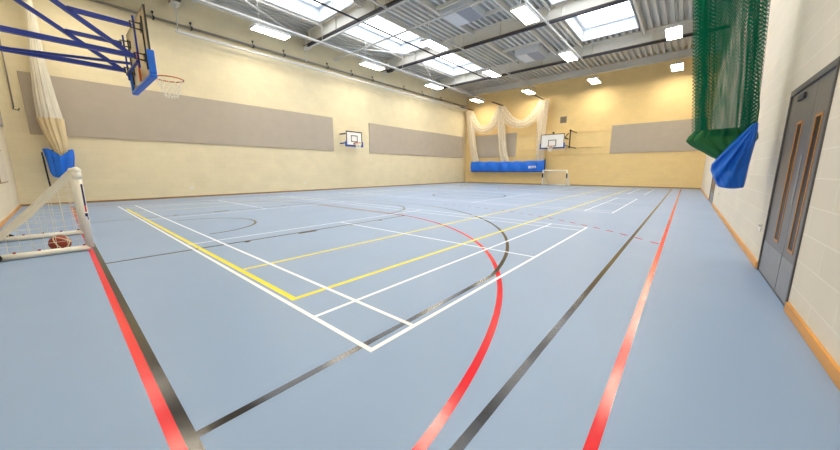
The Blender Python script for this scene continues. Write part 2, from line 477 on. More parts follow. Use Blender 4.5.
# closed roof above the deck (with the same openings left for the skylights)
bm = bmesh.new()
big = [(h[0]-0.06, h[1]+0.06, h[2]-0.06, h[3]+0.06) for h in holes]
xs2 = sorted({XL-WT, XR+WT, *[h[0] for h in big], *[h[1] for h in big]})
for x0, x1 in zip(xs2, xs2[1:]):
    cuts = sorted([(h[2], h[3]) for h in big if h[0] <= x0+1e-6 and h[1] >= x1-1e-6])
    y = YN-WT
    for c0, c1 in cuts:
        bm_box(bm, x0, x1, y, c0, ZD+0.24, ZD+0.36); y = c1
    bm_box(bm, x0, x1, y, YF+WT, ZD+0.24, ZD+0.36)
obj('roof_insulation', bm, 'dark_steel', dk)

for i, (x0, x1, y0, y1) in enumerate(SKY):
    r = bpy.data.objects.new('window_%d' % (i+1), None); COL.objects.link(r); r.location = ((x0+x1)/2, (y0+y1)/2, ZD)
    struct(r, None, None)
    r['label'] = 'bright rooflight ' + ('over the left side of the hall, bay %d from the near end' % (i+1) if i < 3 else 'over the right side of the hall, bay %d from the near end' % (i-2))
    bm = bmesh.new(); t = 0.05; zt = ZD+0.62
    bm_box(bm, x0-t, x0, y0-t, y1+t, ZD-0.10, zt); bm_box(bm, x1, x1+t, y0-t, y1+t, ZD-0.10, zt)
    bm_box(bm, x0, x1, y0-t, y0, ZD-0.10, zt); bm_box(bm, x0, x1, y1, y1+t, ZD-0.10, zt)
    obj('skylight_kerb', bm, 'kerb', r)
    bm = bmesh.new(); q = 0.16
    for bb in ((x0, x1, y0, y0+q), (x0, x1, y1-q, y1), (x0, x0+q, y0+q, y1-q), (x1-q, x1, y0+q, y1-q)):
        bm_box(bm, *bb, zt-0.10, zt-0.02)
    obj('skylight_frame', bm, 'kerb', r)
    bm = bmesh.new(); bm_box(bm, x0, x1, y0, y1, zt-0.018, zt+0.01)
    obj('skylight_pane', bm, 'sky', r)
    bm = bmesh.new(); bm_box(bm, x0-t, x1+t, y0-t, y1+t, zt+0.032, zt+0.06); obj('skylight_cover', bm, 'kerb', r)

for i, y in enumerate(BEAM_Y):
    root = bpy.data.objects.new('roof_beam', None); COL.objects.link(root); root.location = (CX, y, ZB)
    struct(root, 'deep steel roof beam across the hall, %s from the near end' % ('first', 'second', 'third', 'fourth')[i], 'beam')
    bm = bmesh.new()
    bm_box(bm, XL, XR, y-0.02, y+0.02, ZB+0.03, ZD-0.03)
    bm_box(bm, XL, XR, y-0.16, y+0.16, ZD-0.03, ZD-0.001)
    for x in (-15.4, -12.9, -9.9, -6.85, -3.8, -0.8, 1.8):   # web stiffeners
        bm_box(bm, x-0.012, x+0.012, y-0.13, y+0.13, ZB+0.03, ZD-0.03)
    obj('web', bm, 'beam', root)
    box_obj('bottom_flange', (XL, XR, y-0.16, y+0.16, ZB, ZB+0.03), 'flange', root)
    tube_obj('dark_pipe', [(XL+(0.5 if i else 4.0), y-0.10, ZB-0.07), (XR, y-0.10, ZB-0.07)], 0.06, 'dark_steel', root, 10)
    bm = bmesh.new()
    bm_box(bm, XL, XL+0.42, y-0.14, y+0.14, ZB-0.12, ZB)
    obj('bearing', bm, 'beam', root)
    if i: box_obj('pipe_end', (XL+0.5, XL+1.0, y-0.19, y-0.01, ZB-0.16, ZB-0.001), 'dark_steel', root)
# perimeter steel at the wall heads
struct(box_obj('trim_1', (XL, XL+0.12, YN, YF, 8.60, ZD), 'fascia'))
bm = bmesh.new(); bm_box(bm, XL+0.12, XR, YF-0.10, YF, 8.44, ZD-0.02); bm_box(bm, XL+0.12, XR, YF-0.22, YF, 8.40, 8.44)
struct(obj('trim_2', bm, 'fascia'))
struct(box_obj('trim_3', (XR-0.12, XR, YN, YF-0.22, 8.60, ZD), 'fascia'))
# trimmer joists framing vents and rooflights
bays = [(BEAM_Y[i]+0.02, BEAM_Y[i+1]-0.02) for i in range(3)]+[(BEAM_Y[3]+0.02, YF-0.1)]
n_tr = 3
bm = bmesh.new()
for x in (-14.05, -10.9, -8.55, -5.95, -4.35, -1.2):
    for (y0, y1) in bays[:3]:
        bm_box(bm, x-0.05, x+0.05, y0, y1, ZD-0.20, ZD)
for (a, b, y0, y1) in VENT:
    for yy in (y0-0.2, y1+0.2): bm_box(bm, -8.5, -6.0, yy-0.04, yy+0.04, ZD-0.16, ZD)
struct(obj('trim_4', bm, 'beam'), 'pale trimmer joists framing the rooflights and vents', 'joist')
# wind bracing rods at the left side
for a, b in (((-13.2, 3.2, 8.62), (-15.7, 8.8, 8.45)), ((-15.7, 9.3, 8.45), (-12.9, 14.9, 8.62)), ((-12.9, 15.4, 8.62), (-15.7, 21.1, 8.45)), ((-15.7, 3.1, 8.45), (-13.4, 5.2, 8.55))):
    struct(tube_obj('bracing_rod', [a, b], 0.045, 'white_metal', None, 10), 'pale diagonal roof brace near the left wall', 'brace')

# roof vents
for i, (x0, x1, y0, y1) in enumerate(VENT):
    vz = (8.62, 8.42)[i]
    r = thing('roof_vent', 'square ceiling vent with pale and blue grey halves, %s the middle beam' % ('before' if i == 0 else 'far beyond'), 'vent', ((x0+x1)/2, (y0+y1)/2, 8.4), 'ceiling vents')
    bm = bmesh.new(); bm_box(bm, x0, x1, y0, y1, vz, ZD)
    obj('housing', bm, 'vent_white', r, bevel=0.01)
    xm = (x0+x1)/2
    box_obj('pale_panel', (x0+0.03, xm-0.01, y0+0.04, y1-0.04, vz-0.015, vz-0.002), 'vent_white', r)
    bm = bmesh.new()
    n = 16
    for k in range(n):
        a = y0+0.04+(y1-y0-0.08)*k/n
        bm_box(bm, xm+0.01, x1-0.03, a, a+(y1-y0-0.08)/n*0.7, vz-0.02, vz-0.002)
    obj('louvre', bm, 'vent_grey', r)

# ------------------------------------------------------------------ ceiling lights
def make_light(x, y, label):
    z = 7.46; r = thing('ceiling_light', label, 'light', (x, y, z), 'lit ceiling light panels')
    a, b = 0.30, 0.80
    bm = bmesh.new()
    bm_box(bm, x-a, x+a, y-b, y+b, z+0.06, z+0.11)
    for q in ((x-a, x-a+0.02, y-b, y+b), (x+a-0.02, x+a, y-b, y+b), (x-a+0.02, x+a-0.02, y-b, y-b+0.02), (x-a+0.02, x+a-0.02, y+b-0.02, y+b), (x-0.015, x+0.015, y-b+0.02, y+b-0.02)):
        bm_box(bm, *q, z, z+0.06)
    obj('housing', bm, 'white_metal', r)
    for s in (-1, 1):
        x0, x1 = sorted((x+s*0.018, x+s*(a-0.022)))
        box_obj('diffuser', (x0, x1, y-b+0.022, y+b-0.022, z+0.006, z+0.03), 'lamp', r)
    for yy in (y-0.55, y+0.55):
        bm = bmesh.new(); bm_cyl(bm, (x, yy, z+0.11), (x, yy, 7.78 if x < -13 else (7.98 if x < 0 else ZD+0.1)), 0.012, 8)
        obj('hanger', bm, 'white_metal', r)
    return r
rows_x = (-13.8, -9.0, -4.27, 0.30)
rows_n = ('in the leftmost row', 'in the second row from the left', 'in the third row from the left', 'in the rightmost row')
rows_y = (-0.05, 6.05, 12.15, 18.25, 24.55)
ords = ('nearest the camera', 'second from camera', 'midway down the hall', 'second from far wall', 'beside the far wall')
for i, x in enumerate(rows_x):
    for j, y in enumerate(rows_y):
        make_light(x, y, 'lit ceiling light %s, %s' % (rows_n[i], ords[j]))
# runs that carry the lights
names = ('over the lights along the left wall', 'over the lights left of the middle', 'over the lights right of the middle', 'over the lights along the right wall')
for i, x in enumerate(rows_x[:3]):
    wdt = 0.075 if i == 0 else 0.03
    tz = (7.78, 7.98, 7.98)[i]
    o = box_obj('lighting_trunking', (x-wdt, x+wdt, YN+0.05, YF-0.3, tz, tz+0.07), 'white_metal')
    tag(o, 'long white lighting trunking running down the hall %s' % names[i], 'trunking', 'lighting trunking')
    for y in (2.65, 5.55, 8.76, 11.66, 14.82, 17.72, 21.0, 23.9):
        tube_obj('hanger', [(x, y, tz+0.07), (x, y, ZD+0.1)], 0.014, 'white_metal', o, 8)
for y, nm in ((8.75, 'beside the second roof beam'), (10.75, 'between the second and third roof beams')):
    o = box_obj('cross_trunking', (XL+0.3, XR-0.3, y-0.035, y+0.035, 7.87, 7.93), 'white_metal')
    tag(o, 'thin white trunking crossing the hall %s' % nm, 'trunking', 'cross trunking')
o = tube_obj('sprinkler_pipe', [(-10.95, 3.3, 8.12), (-10.95, 20.95, 8.12)], 0.04, 'dark_steel')
tag(o, 'dark pipe running down the hall under the left rooflights', 'pipe')
for y in (4.5, 7.5, 10.6, 13.4, 16.8, 19.6): tube_obj('hanger', [(-10.95, y, 8.12), (-10.95, y, ZD-0.19)], 0.012, 'dark_steel', o, 8)

# ------------------------------------------------------------------ wall fittings
def panel(label, b):
    o = box_obj('acoustic_panel', b, 'acoustic', bevel=0.008)
    return tag(o, label, 'panel', 'grey acoustic wall panels')
panel('long grey acoustic panel on the left wall nearer the camera', (XL, XL+0.05, -1.65, 10.6, 2.48, 4.53))
panel('long grey acoustic panel on the left wall beyond the small backboard', (XL, XL+0.05, 13.57, 25.8, 2.48, 4.53))
panel('grey acoustic panel on the far wall behind the white hanging nets', (-14.8, -10.6, YF-0.05, YF, 2.45, 4.58))
panel('grey acoustic panel on the far wall beside the green curtain', (-3.16, 2.1, YF-0.05, YF, 2.48, 4.53))
panel('grey acoustic panel on the near end wall at the left edge', (-15.5, -9.5, YN, YN+0.05, 2.62, 4.53))
# battens on the far wall
def batten(label, b): tag(box_obj('wall_batten', b, 'wall_far', bevel=0.004), label, 'batten', 'wall battens')
batten('cream wall batten above the far backboard', (-10.3, -3.7, YF-0.05, YF, 4.22, 4.31))
batten('cream wall batten level with the bottom of the far backboard', (-10.3, -3.7, YF-0.05, YF, 3.02, 3.11))
batten('cream wall batten below the far backboard, lowest of three', (-10.5, -3.2, YF-0.035, YF, 2.50, 2.57))

# pipe with clips along the left wall
r = thing('wall_pipe', 'grey pipe clipped along the top of the left wall', 'pipe', (XL+0.08, 12, 7.4))
tube_obj('pipe', [(XL+0.10, YN+0.1, 7.42), (XL+0.10, YF-0.1, 7.42)], 0.05, 'grey_metal', r)
for y in (2.2, 3.5, 6.1, 7.7, 10.4, 12.2, 14.0, 17.2, 19.4, 22.0):
    bm = bmesh.new(); bm_box(bm, XL, XL+0.16, y-0.03, y+0.03, 7.36, 7.48); bm_box(bm, XL, XL+0.05, y-0.035, y+0.035, 7.62, 7.69)
    bm_box(bm, XL, XL+0.02, y-0.01, y+0.01, 7.48, 7.62)
    obj('clip', bm, 'black', r)
# curtain rail in front of the left wall with drop rods
r = thing('curtain_rail', 'white curtain rail hung along the left wall', 'rail', (-15.5, 12, 7.0))
box_obj('rail', (-15.54, -15.46, 2.8, YF-0.5, 6.97, 7.05), 'white_metal', r)
for y in (2.9, 8.75, 14.5, 20.4, 25.4):
    tube_obj('drop_rod', [(-15.5, y, 7.05), (-15.5, y, ZD-0.01)], 0.02, 'white_metal', r, 8)
r = thing('curtain_rail', 'white curtain rail hung across the near end of the hall', 'rail', (-8, -1.1, 7.0))
box_obj('rail', (-15.8, 2.0, -1.14, -1.06, 6.97, 7.05), 'white_metal', r)
for x in (-15.3, -10.5, -6.0, -1.0): tube_obj('drop_rod', [(x, -1.1, 7.05), (x, -1.1, ZD+0.1)], 0.02, 'white_metal', r, 8)
# short cross arm rails for the far nets
for i, x in enumerate((-15.2, -12.0, -8.3)):
    o = box_obj('net_rail', (x-0.04, x+0.04, 24.1, YF-0.02, 7.02, 7.09), 'dark_steel')
    tag(o, 'short dark rail holding up the %s white hanging net on the far wall' % ('leftmost', 'middle', 'rightmost')[i], 'rail', 'net rails')
# vent grille on far wall
r = thing('wall_grille', 'small square grille on the far wall above the backboard', 'grille', (-6.67, YF, 5.3))
bm = bmesh.new(); bm_box(bm, -6.92, -6.42, YF-0.04, YF, 5.05, 5.55); obj('grille_frame', bm, 'grey_metal', r)
bm = bmesh.new()
for k in range(6): bm_box(bm, -6.88, -6.46, YF-0.055, YF-0.04, 5.09+k*0.073, 5.09+k*0.073+0.045)
obj('slats', bm, 'grille', r).name = 'louvre'
# sockets
def socket(label, x, y, z, nx):
    r = thing('wall_socket', label, 'socket', (x, y, z), 'wall sockets')
    s = 0.012*nx
    bm = bmesh.new(); bm_box(bm, *sorted((x, x+s)), y-0.075, y+0.075, z-0.045, z+0.045); obj('face_plate', bm, 'plastic', r, bevel=0.003)
    bm = bmesh.new()
    for k in (-1, 1): bm_box(bm, *sorted((x+s, x+s*1.4)), y+k*0.035-0.012, y+k*0.035+0.012, z+0.01, z+0.03)
    obj('switch', bm, 'grey_metal', r)
socket('white wall socket beside the grey double doors', XR, 4.59, 0.49, -1)
socket('white wall socket below the blue wrap on the right wall', XR, 11.7, 0.5, -1)
socket('wall socket low on the left wall below the small backboard', XL, 8.46, 0.49, 1)
socket('wall socket low on the left wall nearer the goal', XL, 2.79, 0.45, 1)
# notice on near wall
r = thing('notice_board', 'pale notice board on the near end wall at the left edge', 'board', (-12.6, YN, 1.3))
box_obj('frame', (-13.4, -11.6, YN, YN+0.02, 0.9, 1.8), 'dark_skirt', r)
box_obj('sheet', (-13.37, -11.63, YN+0.02, YN+0.025, 0.93, 1.77), 'paper', r)
# hanging pole at the near corner
r = thing('winding_pole', 'dark pole hanging on the left wall in the near corner', 'pole', (XL+0.05, -1.88, 3.3))
tube_obj('shaft', [(XL+0.06, -1.88, 3.35), (XL+0.06, -1.86, 6.2)], 0.018, 'grey_metal', r, 8)
bm = bmesh.new(); bm_tube(bm, [(XL+0.06, -1.88, 3.36), (XL+0.06, -1.90, 3.27), (XL+0.06, -1.80, 3.24), (XL+0.06, -1.76, 3.31)], 0.014, 8)
obj('hook', bm, 'black', r, smooth=True)
bm = bmesh.new(); bm_box(bm, XL, XL+0.09, -1.90, -1.82, 6.2, 6.28); obj('bracket', bm, 'black', r)

# ------------------------------------------------------------------ gathered cloth
def gathered(bm, levels, n=96, folds=14, amp=0.10, uvlen=5.0, seed=0, closed=True, twist=0.0):
    """levels: (centre xyz, radius a, radius b[, axis direction pairs]) a tube of cloth with vertical folds"""
    rnd = random.Random(seed)
    ph = [rnd.uniform(0, 2*PI) for _ in range(6)]
    uvl = bm.loops.layers.uv.get('UVMap') or bm.loops.layers.uv.new('UVMap')
    rings, vlen, acc = [], [], 0.0
    last = None
    for i, lv in enumerate(levels):
        c, a, b = Vector(lv[0]), lv[1], lv[2]
        ua = Vector(lv[3]) if len(lv) > 3 else Vector((1, 0, 0)); ub = Vector(lv[4]) if len(lv) > 4 else Vector((0, 1, 0))
        if last is not None: acc += (c-last).length
        last = c; vlen.append(acc)
        ring = []
        for j in range(n):
            t = 2*PI*j/n
            f = 1+amp*(0.6*math.sin(folds*t+ph[0]+twist*acc)+0.4*math.sin((folds*1.7//1)*t+ph[1]+0.6*acc)+0.25*math.sin(5*t+ph[2]+0.9*acc))
            ring.append(bm.verts.new(c+ua*(a*f*math.cos(t))+ub*(b*f*math.sin(t))))
        rings.append(ring)
    for i in range(len(rings)-1):
        for j in range(n):
            k = (j+1) % n
            f = bm.faces.new((rings[i][j], rings[i][k], rings[i+1][k], rings[i+1][j]))
            us = (uvlen*j/n, uvlen*(j+1)/n, uvlen*(j+1)/n, uvlen*j/n); vs = (vlen[i], vlen[i], vlen[i+1], vlen[i+1])
            for lp, u, v in zip(f.loops, us, vs): lp[uvl].uv = (u, v)
            f.smooth = True

def interp(table, n):
    """table: rows of (z, xc, yc, a, b); n levels smoothly between"""
    out = []
    z0, z1 = table[0][0], table[-1][0]
    for i in range(n+1):
        z = z0+(z1-z0)*i/n
        for p, q in zip(table, table[1:]):
            if (p[0]-z)*(q[0]-z) <= 1e-9:
                t = (z-p[0])/(q[0]-p[0]) if q[0] != p[0] else 0
                v = [p[k]+(q[k]-p[k])*t for k in range(5)]; break
        out.append(((v[1], v[2], v[0]), v[3], v[4]))
    return out

# white divider curtain gathered in the near left corner
r = thing('divider_curtain', 'white net divider curtain gathered in the near left corner', 'curtain', (-15.5, -1.1, 1.0), 'gathered divider curtains')
bm = bmesh.new()
tab = [(6.96, -15.5, -1.10, 0.08, 0.07), (6.15, -15.5, -1.10, 0.11, 0.11), (4.88, -15.5, -1.16, 0.16, 0.16), (3.6, -15.5, -1.15, 0.22, 0.24), (3.0, -15.5, -1.12, 0.25, 0.275)]
gathered(bm, interp(tab, 40), folds=13, amp=0.10, uvlen=4.0, seed=1)
tab = [(z, x, y, a*0.72, b*0.72) for z, x, y, a, b in tab]
gathered(bm, interp(tab, 40), folds=11, amp=0.16, uvlen=3.0, seed=2)
obj('net', bm, 'net_white', r)
bm = bmesh.new()
tab = [(3.02, -15.5, -1.12, 0.26, 0.285), (2.75, -15.5, -1.10, 0.24, 0.26), (2.2, -15.5, -1.05, 0.19, 0.21), (1.85, -15.5, -1.03, 0.13, 0.14), (1.55, -15.5, -1.02, 0.05, 0.05)]
gathered(bm, interp(tab, 30), folds=12, amp=0.20, seed=3)
obj('skirt', bm, 'cream_vinyl', r)
bm = bmesh.new()
tab = [(1.98, -15.5, -1.08, 0.22, 0.33), (1.75, -15.5, -1.07, 0.24, 0.32), (1.45, -15.5, -1.08, 0.24, 0.29), (1.18, -15.5, -1.10, 0.22, 0.26), (1.03, -15.5, -1.12, 0.17, 0.20), (0.97, -15.5, -1.12, 0.10, 0.12), (0.96, -15.5, -1.12, 0.02, 0.02)]
gathered(bm, interp(tab, 26), folds=7, amp=0.14, seed=4, twist=1.2)
# the top edge of the wrap dips in front: cut by lowering the front verts
for v in bm.verts:
    if v.co.z > 1.6:
        t = (v.co.z-1.6)/0.4
        v.co.z -= t*0.26*max(0.0, 1-abs(v.co.y+1.05)/0.26)*(1 if v.co.x > -15.5 else 0.3)
obj('wrap', bm, 'blue_vinyl', r)
tube_obj('strap', [(-15.40, -1.47, 1.85), (-15.36, -1.46, 1.45), (-15.38, -1.45, 1.0), (-15.37, -1.43, 0.55)], 0.022, 'strap', r, 8)

# green divider curtain at the right wall beside the doors
r = thing('divider_curtain', 'green net divider curtain gathered against the right wall beside the doors', 'curtain', (1.75, 4.75, 1.0), 'gathered divider curtains')
bm = bmesh.new()
tab = [(7.7, 1.19, 4.75, 0.35, 0.24), (6.0, 1.36, 4.75, 0.34, 0.24), (4.6, 1.51, 4.75, 0.32, 0.23), (3.45, 1.655, 4.75, 0.31, 0.22), (2.4, 1.75, 4.75, 0.29, 0.21), (1.66, 1.81, 4.75, 0.27, 0.2)]
gathered(bm, interp(tab, 60), n=160, folds=17, amp=0.2, uvlen=5.5, seed=5)
gathered(bm, interp([(z, x, y, a*0.78, b*0.75) for z, x, y, a, b in tab], 50), n=140, folds=15, amp=0.18, uvlen=4.4, seed=6)
obj('net', bm, 'net_green', r)
bm = bmesh.new()
tab = [(1.76, 1.80, 4.76, 0.27, 0.16), (1.70, 1.79, 4.76, 0.31, 0.17), (1.63, 1.79, 4.76, 0.33, 0.17), (1.56, 1.81, 4.76, 0.29, 0.17), (1.48, 1.86, 4.76, 0.23, 0.16), (1.40, 1.90, 4.76, 0.17, 0.14), (1.33, 1.95, 4.76, 0.10, 0.10), (1.28, 1.98, 4.76, 0.04, 0.04)]
gathered(bm, interp(tab, 28), n=120, folds=16, amp=0.13, seed=8, twist=6.0)
obj('skirt', bm, 'green_vinyl', r)
bm = bmesh.new()
def blue_levels():
    rows = [(1.80, 2.055, 2.10), (1.70, 1.985, 2.105), (1.55, 1.885, 2.10), (1.45, 1.825, 2.095), (1.36, 1.770, 2.09), (1.30, 1.735, 2.085), (1.22, 1.735, 2.08), (1.12, 1.775, 2.075), (1.03, 1.815, 2.07), (0.985, 1.85, 2.06), (0.975, 1.93, 1.99)]
    out = []
    for z, xa, xb in rows:
        out.append((z, (xa+xb)/2, 4.58, (xb-xa)/2*1.02, min(0.14, (xb-xa)*0.7)))
    return interp(out, 44)
gathered(bm, blue_levels(), n=110, folds=9, amp=0.07, seed=9, twist=5.0)
for v in bm.verts:   # diagonal pull folds from the tied corner at the top right
    d = Vector((v.co.x-2.08, 0, v.co.z-1.8)); ang = math.atan2(d.z, d.x)
    if v.co.y < 4.58: v.co.y -= 0.022*math.sin(ang*34)*min(1, d.length*2)
obj('wrap', bm, 'blue_vinyl', r)
tube_obj('tie', [(2.09, 4.6, 1.76), (2.09, 4.66, 2.0), (2.05, 4.7, 2.3), (2.0, 4.72, 2.6)], 0.008, 'green_vinyl', r, 8)
o = box_obj('curtain_rail', (1.10, 1.18, 2.0, YF-0.5, 7.70, 7.78), 'white_metal')
tag(o, 'white curtain rail above the green curtain along the right wall', 'rail')
for y in (3.2, 4.75, 9.3, 15.4, 21.6): tube_obj('hanger', [(1.14, y, 7.78), (1.14, y, ZD-0.01)], 0.016, 'white_metal', o, 8)

# far cricket net: three hanging columns joined by swags over a blue skirt
r = thing('hanging_net', 'white net draped in swags on the far wall over a blue skirt', 'net', (-11.2, 25.7, 1.1))
YS = 25.75
def column(pts, seed):
    bm = bmesh.new(); out = []
    for i in range(31):
        t = i/30
        k = t*(len(pts)-1); j = min(int(k), len(pts)-2); f = k-j
        v = [pts[j][q]+(pts[j+1][q]-pts[j][q])*f for q in range(3)]
        out.append(((v[1], YS, v[0]), v[2], 0.16))
    gathered(bm, out, n=64, folds=9, amp=0.12, uvlen=3.0, seed=seed)
    return bm
cols = [[(6.94, -15.32, 0.36), (5.6, -15.15, 0.36), (4.2, -14.92, 0.34), (3.0, -14.68, 0.34), (2.05, -14.42, 0.34)],
        [(6.94, -12.0, 0.38), (5.6, -11.92, 0.36), (4.2, -11.78, 0.33), (3.0, -11.62, 0.33), (2.05, -11.35, 0.36)],
        [(6.94, -8.15, 0.42), (5.6, -8.2, 0.40), (4.2, -8.2, 0.36), (3.0, -8.2, 0.33), (2.05, -8.2, 0.33)]]
for k, c in enumerate(cols): obj('column', column(c, 20+k), 'net_swag', r)
def swag(xa, xb, zt, zdip, seed):
    bm = bmesh.new(); out = []
    for i in range(41):
        t = i/40; x = xa+(xb-xa)*t
        s = 2*t-1
        z = zdip+(zt-zdip)*abs(s)**2.1
        dz = (zt-zdip)*2.1*abs(s)**1.1*(1 if s > 0 else -1)*2/(xb-xa)
        d = Vector((1, 0, dz)).normalized(); nv = Vector((-d.z, 0, d.x))
        wd = 0.30+0.16*abs(s)
        out.append(((x, YS, z), wd, 0.13, tuple(nv), (0, 1, 0)))
    gathered(bm, out, n=56, folds=8, amp=0.14, uvlen=2.6, seed=seed)
    return bm
obj('swag', swag(-15.25, -12.0, 6.55, 5.05, 31), 'net_swag', r)
obj('swag', swag(-11.95, -8.1, 6.65, 5.25, 32), 'net_swag', r)
bm = bmesh.new()
prev = None; N = 80
def skirt_pt(i, top):
    x = -14.86+(14.86-7.72)*i/N
    sag = 0.05*math.sin(i/N*PI)+0.02*math.sin(i*0.45)
    z = (2.10-0.04*i/N-sag) if top else (1.16-0.05*i/N-sag*0.4)
    return x, z
ringsS = []
for i in range(N+1):
    x, zt = skirt_pt(i, True); _, zb = skirt_pt(i, False)
    row = []
    for k in range(9):
        t = k/8
        y = YS-0.14-0.03*math.sin(i*0.5+t*3)-0.05*math.sin(t*PI)
        row.append(bm.verts.new((x, y, zb+(zt-zb)*t)))
    for k in range(9):
        t = 1-k/8
        row.append(bm.verts.new((x, YS+0.14+0.02*math.sin(i*0.6), zb+(zt-zb)*t)))
    ringsS.append(row)
for a, b in zip(ringsS, ringsS[1:]):
    for k in range(18): bm.faces.new((a[k], a[(k+1) % 18], b[(k+1) % 18], b[k]))
bm.faces.new(ringsS[0]); bm.faces.new(ringsS[-1][::-1])
sk = obj('skirt', bm, 'blue_vinyl', r, smooth=True)
box_obj('hem', (-14.86, -7.72, YS-0.19, YS+0.15, 1.09, 1.15), 'royal', sk)
bm = bmesh.new()   # the small white print at the right end
for x0, x1, z0, z1 in ((-9.05, -8.86, 1.40, 1.60), (-8.82, -8.78, 1.42, 1.62), (-8.74, -8.64, 1.42, 1.48), (-8.74, -8.64, 1.56, 1.62), (-8.74, -8.70, 1.48, 1.56), (-8.60, -8.56, 1.42, 1.62), (-8.56, -8.48, 1.56, 1.62), (-8.56, -8.48, 1.48, 1.53), (-8.44, -8.40, 1.42, 1.62)):
    bm_box(bm, x0, x1, YS-0.235, YS-0.215, z0, z1)
obj('printed_logo', bm, 'white_print', sk)
tube_obj('end_tie', [(-7.70, YS-0.1, 2.2), (-7.70, YS-0.1, 1.35)], 0.03, 'strap', r, 8)

# ------------------------------------------------------------------ hoops
def ring_bm(c, r, tr, n=36, m=8):
    bm = bmesh.new()
    bm_tube(bm, [(c[0]+r*math.cos(2*PI*i/n), c[1]+r*math.sin(2*PI*i/n), c[2]) for i in range(n)], tr, m, closed=True)
    return bm
def hoop_net_bm(c, r, h, sr=0.004):
    bm = bmesh.new(); n = 12; rows = 5
    def P(k, j): 
        t = j/rows; rr = r*(0.98-0.52*t)
        a = 2*PI*(k+0.5*(j % 2))/n
        return (c[0]+rr*math.cos(a), c[1]+rr*math.sin(a), c[2]-h*t)
    for k in range(n):
        for s in (0, 1):
            pts = []
            q = k
            for j in range(rows+1):
                pts.append(P(q, j))
                if s == 0 and j % 2 == 1: q += 1
                if s == 1 and j % 2 == 0: q -= 1
            bm_tube(bm, pts, sr, 5)
    bm_tube(bm, [P(k, rows) for k in range(n)], sr, 5, closed=True)
    return bm

# near goal, wall mounted on blue arms
by = 0.08; bx0, bx1, bz0, bz1 = -7.62, -5.75, 2.86, 3.97
r = thing('basketball_goal', 'large clear backboard on long blue steel arms at the upper left', 'basketball goal', (CX, YN, 3.2))
brd = box_obj('backboard', (bx0+0.03, bx1-0.03, by-0.012, by+0.012, bz0+0.03, bz1-0.02), 'clear', r)
bm = bmesh.new(); t = 0.05; f = (by+0.0121, by+0.0150)
for q in ((bx0+0.03, bx1-0.03, bz1-0.03-t, bz1-0.03), (bx0+0.03, bx1-0.03, bz0+0.03, bz0+0.03+t), (bx0+0.03, bx0+0.03+t, bz0+0.08, bz1-0.08), (bx1-0.03-t, bx1-0.03, bz0+0.08, bz1-0.08),
          (CX-0.295, CX+0.295, 3.44, 3.49), (CX-0.295, CX+0.295, 3.04, 3.09), (CX-0.295, CX-0.245, 3.09, 3.44), (CX+0.245, CX+0.295, 3.09, 3.44)):
    bm_box(bm, q[0], q[1], f[0], f[1], q[2], q[3])
obj('white_marking', bm, 'board_white', brd)
bm = bmesh.new()
for q in ((bx0, bx1, bz1-0.02, bz1), (bx0, bx1, bz0, bz0+0.03), (bx0+0.005, bx0+0.03, bz0+0.03, bz1-0.02), (bx1-0.03, bx1-0.005, bz0+0.03, bz1-0.02)):
    bm_box(bm, q[0], q[1], by-0.012, by+0.016, q[2], q[3])
obj('edge_frame', bm, 'black', r)
bm = bmesh.new(); p = 0.05
bm_box(bm, bx0-p, bx1+p, by-0.05, by+0.05, bz0-p, bz0+0.012)
bm_box(bm, bx0-p, bx0+0.012, by-0.05, by+0.05, bz0+0.012, bz0+0.40); bm_box(bm, bx1-0.012, bx1+p, by-0.05, by+0.05, bz0+0.012, bz0+0.40)
obj('edge_pad', bm, 'blue_pad', r, bevel=0.015)
rg = obj('rim', ring_bm((CX, by+0.42, 3.05), 0.235, 0.011), 'rim', r, smooth=True)
bm = bmesh.new(); bm_box(bm, CX-0.10, CX+0.10, by+0.016, by+0.03, 2.93, 3.08); bm_tube(bm, [(CX-0.09, by+0.02, 3.05), (CX-0.16, by+0.25, 3.05)], 0.010, 8); bm_tube(bm, [(CX+0.09, by+0.02, 3.05), (CX+0.16, by+0.25, 3.05)], 0.010, 8)
obj('rim_bracket', bm, 'rim', rg)
obj('hoop_net', hoop_net_bm((CX, by+0.42, 3.04), 0.225, 0.34), 'string', rg)
# reinforcement seen through the board
box_obj('rim_plate', (CX-0.035, CX+0.035, by-0.045, by-0.013, 2.92, 3.44), 'rim', r)
xr_, xl_ = -6.10, -7.30
for x in (xr_, xl_):
    fr = tube_obj('side_frame', [(x, -0.06, 3.20), (x, YN+0.02, 3.20)], 0.036, 'royal', r, square=True)
    tube_obj('stay', [(x, -0.14, 3.22), (x, YN+0.02, 4.635)], 0.032, 'royal', fr, square=True)
    tube_obj('top_boom', [(x, -0.06, 3.70), (x, -0.80, 3.70)], 0.032, 'royal', fr, square=True)
    tube_obj('board_post', [(x, -0.03, 3.02), (x, -0.03, 3.86)], 0.014, 'royal', fr, square=True)
    for z in (3.20, 3.70):   # open square fixing brackets
        bm = bmesh.new()
        bm_tube(bm, [(x+0.035, by-0.03, z-0.05), (x+0.035, -0.085, z-0.05), (x+0.035, -0.085, z+0.05), (x+0.035, by-0.03, z+0.05)], 0.010, 6, square=True)
        bm_box(bm, x-0.05, x+0.05, by-0.03, by-0.012, z-0.07, z+0.07)
        obj('fixing_bracket', bm, 'black', fr)
    bm = bmesh.new(); bm_box(bm, x-0.09, x+0.09, YN, YN+0.02, 3.0, 4.8); obj('wall_plate', bm, 'royal', fr)
    bm = bmesh.new(); bm_box(bm, x+(0.14 if x > CX else -0.16), x+(0.16 if x > CX else -0.14), by-0.035, by-0.013, 2.98, 3.84); obj('board_rail', bm, 'black', fr)
tube_obj('cross_brace', [(xl_-0.02, -2.05, 3.17), (xl_+0.55, -0.05, 3.22)], 0.020, 'royal', r, square=True)
tube_obj('cross_bar', [(xl_, -0.05, 3.12), (xr_, -0.05, 3.12)], 0.018, 'royal', r, square=True)

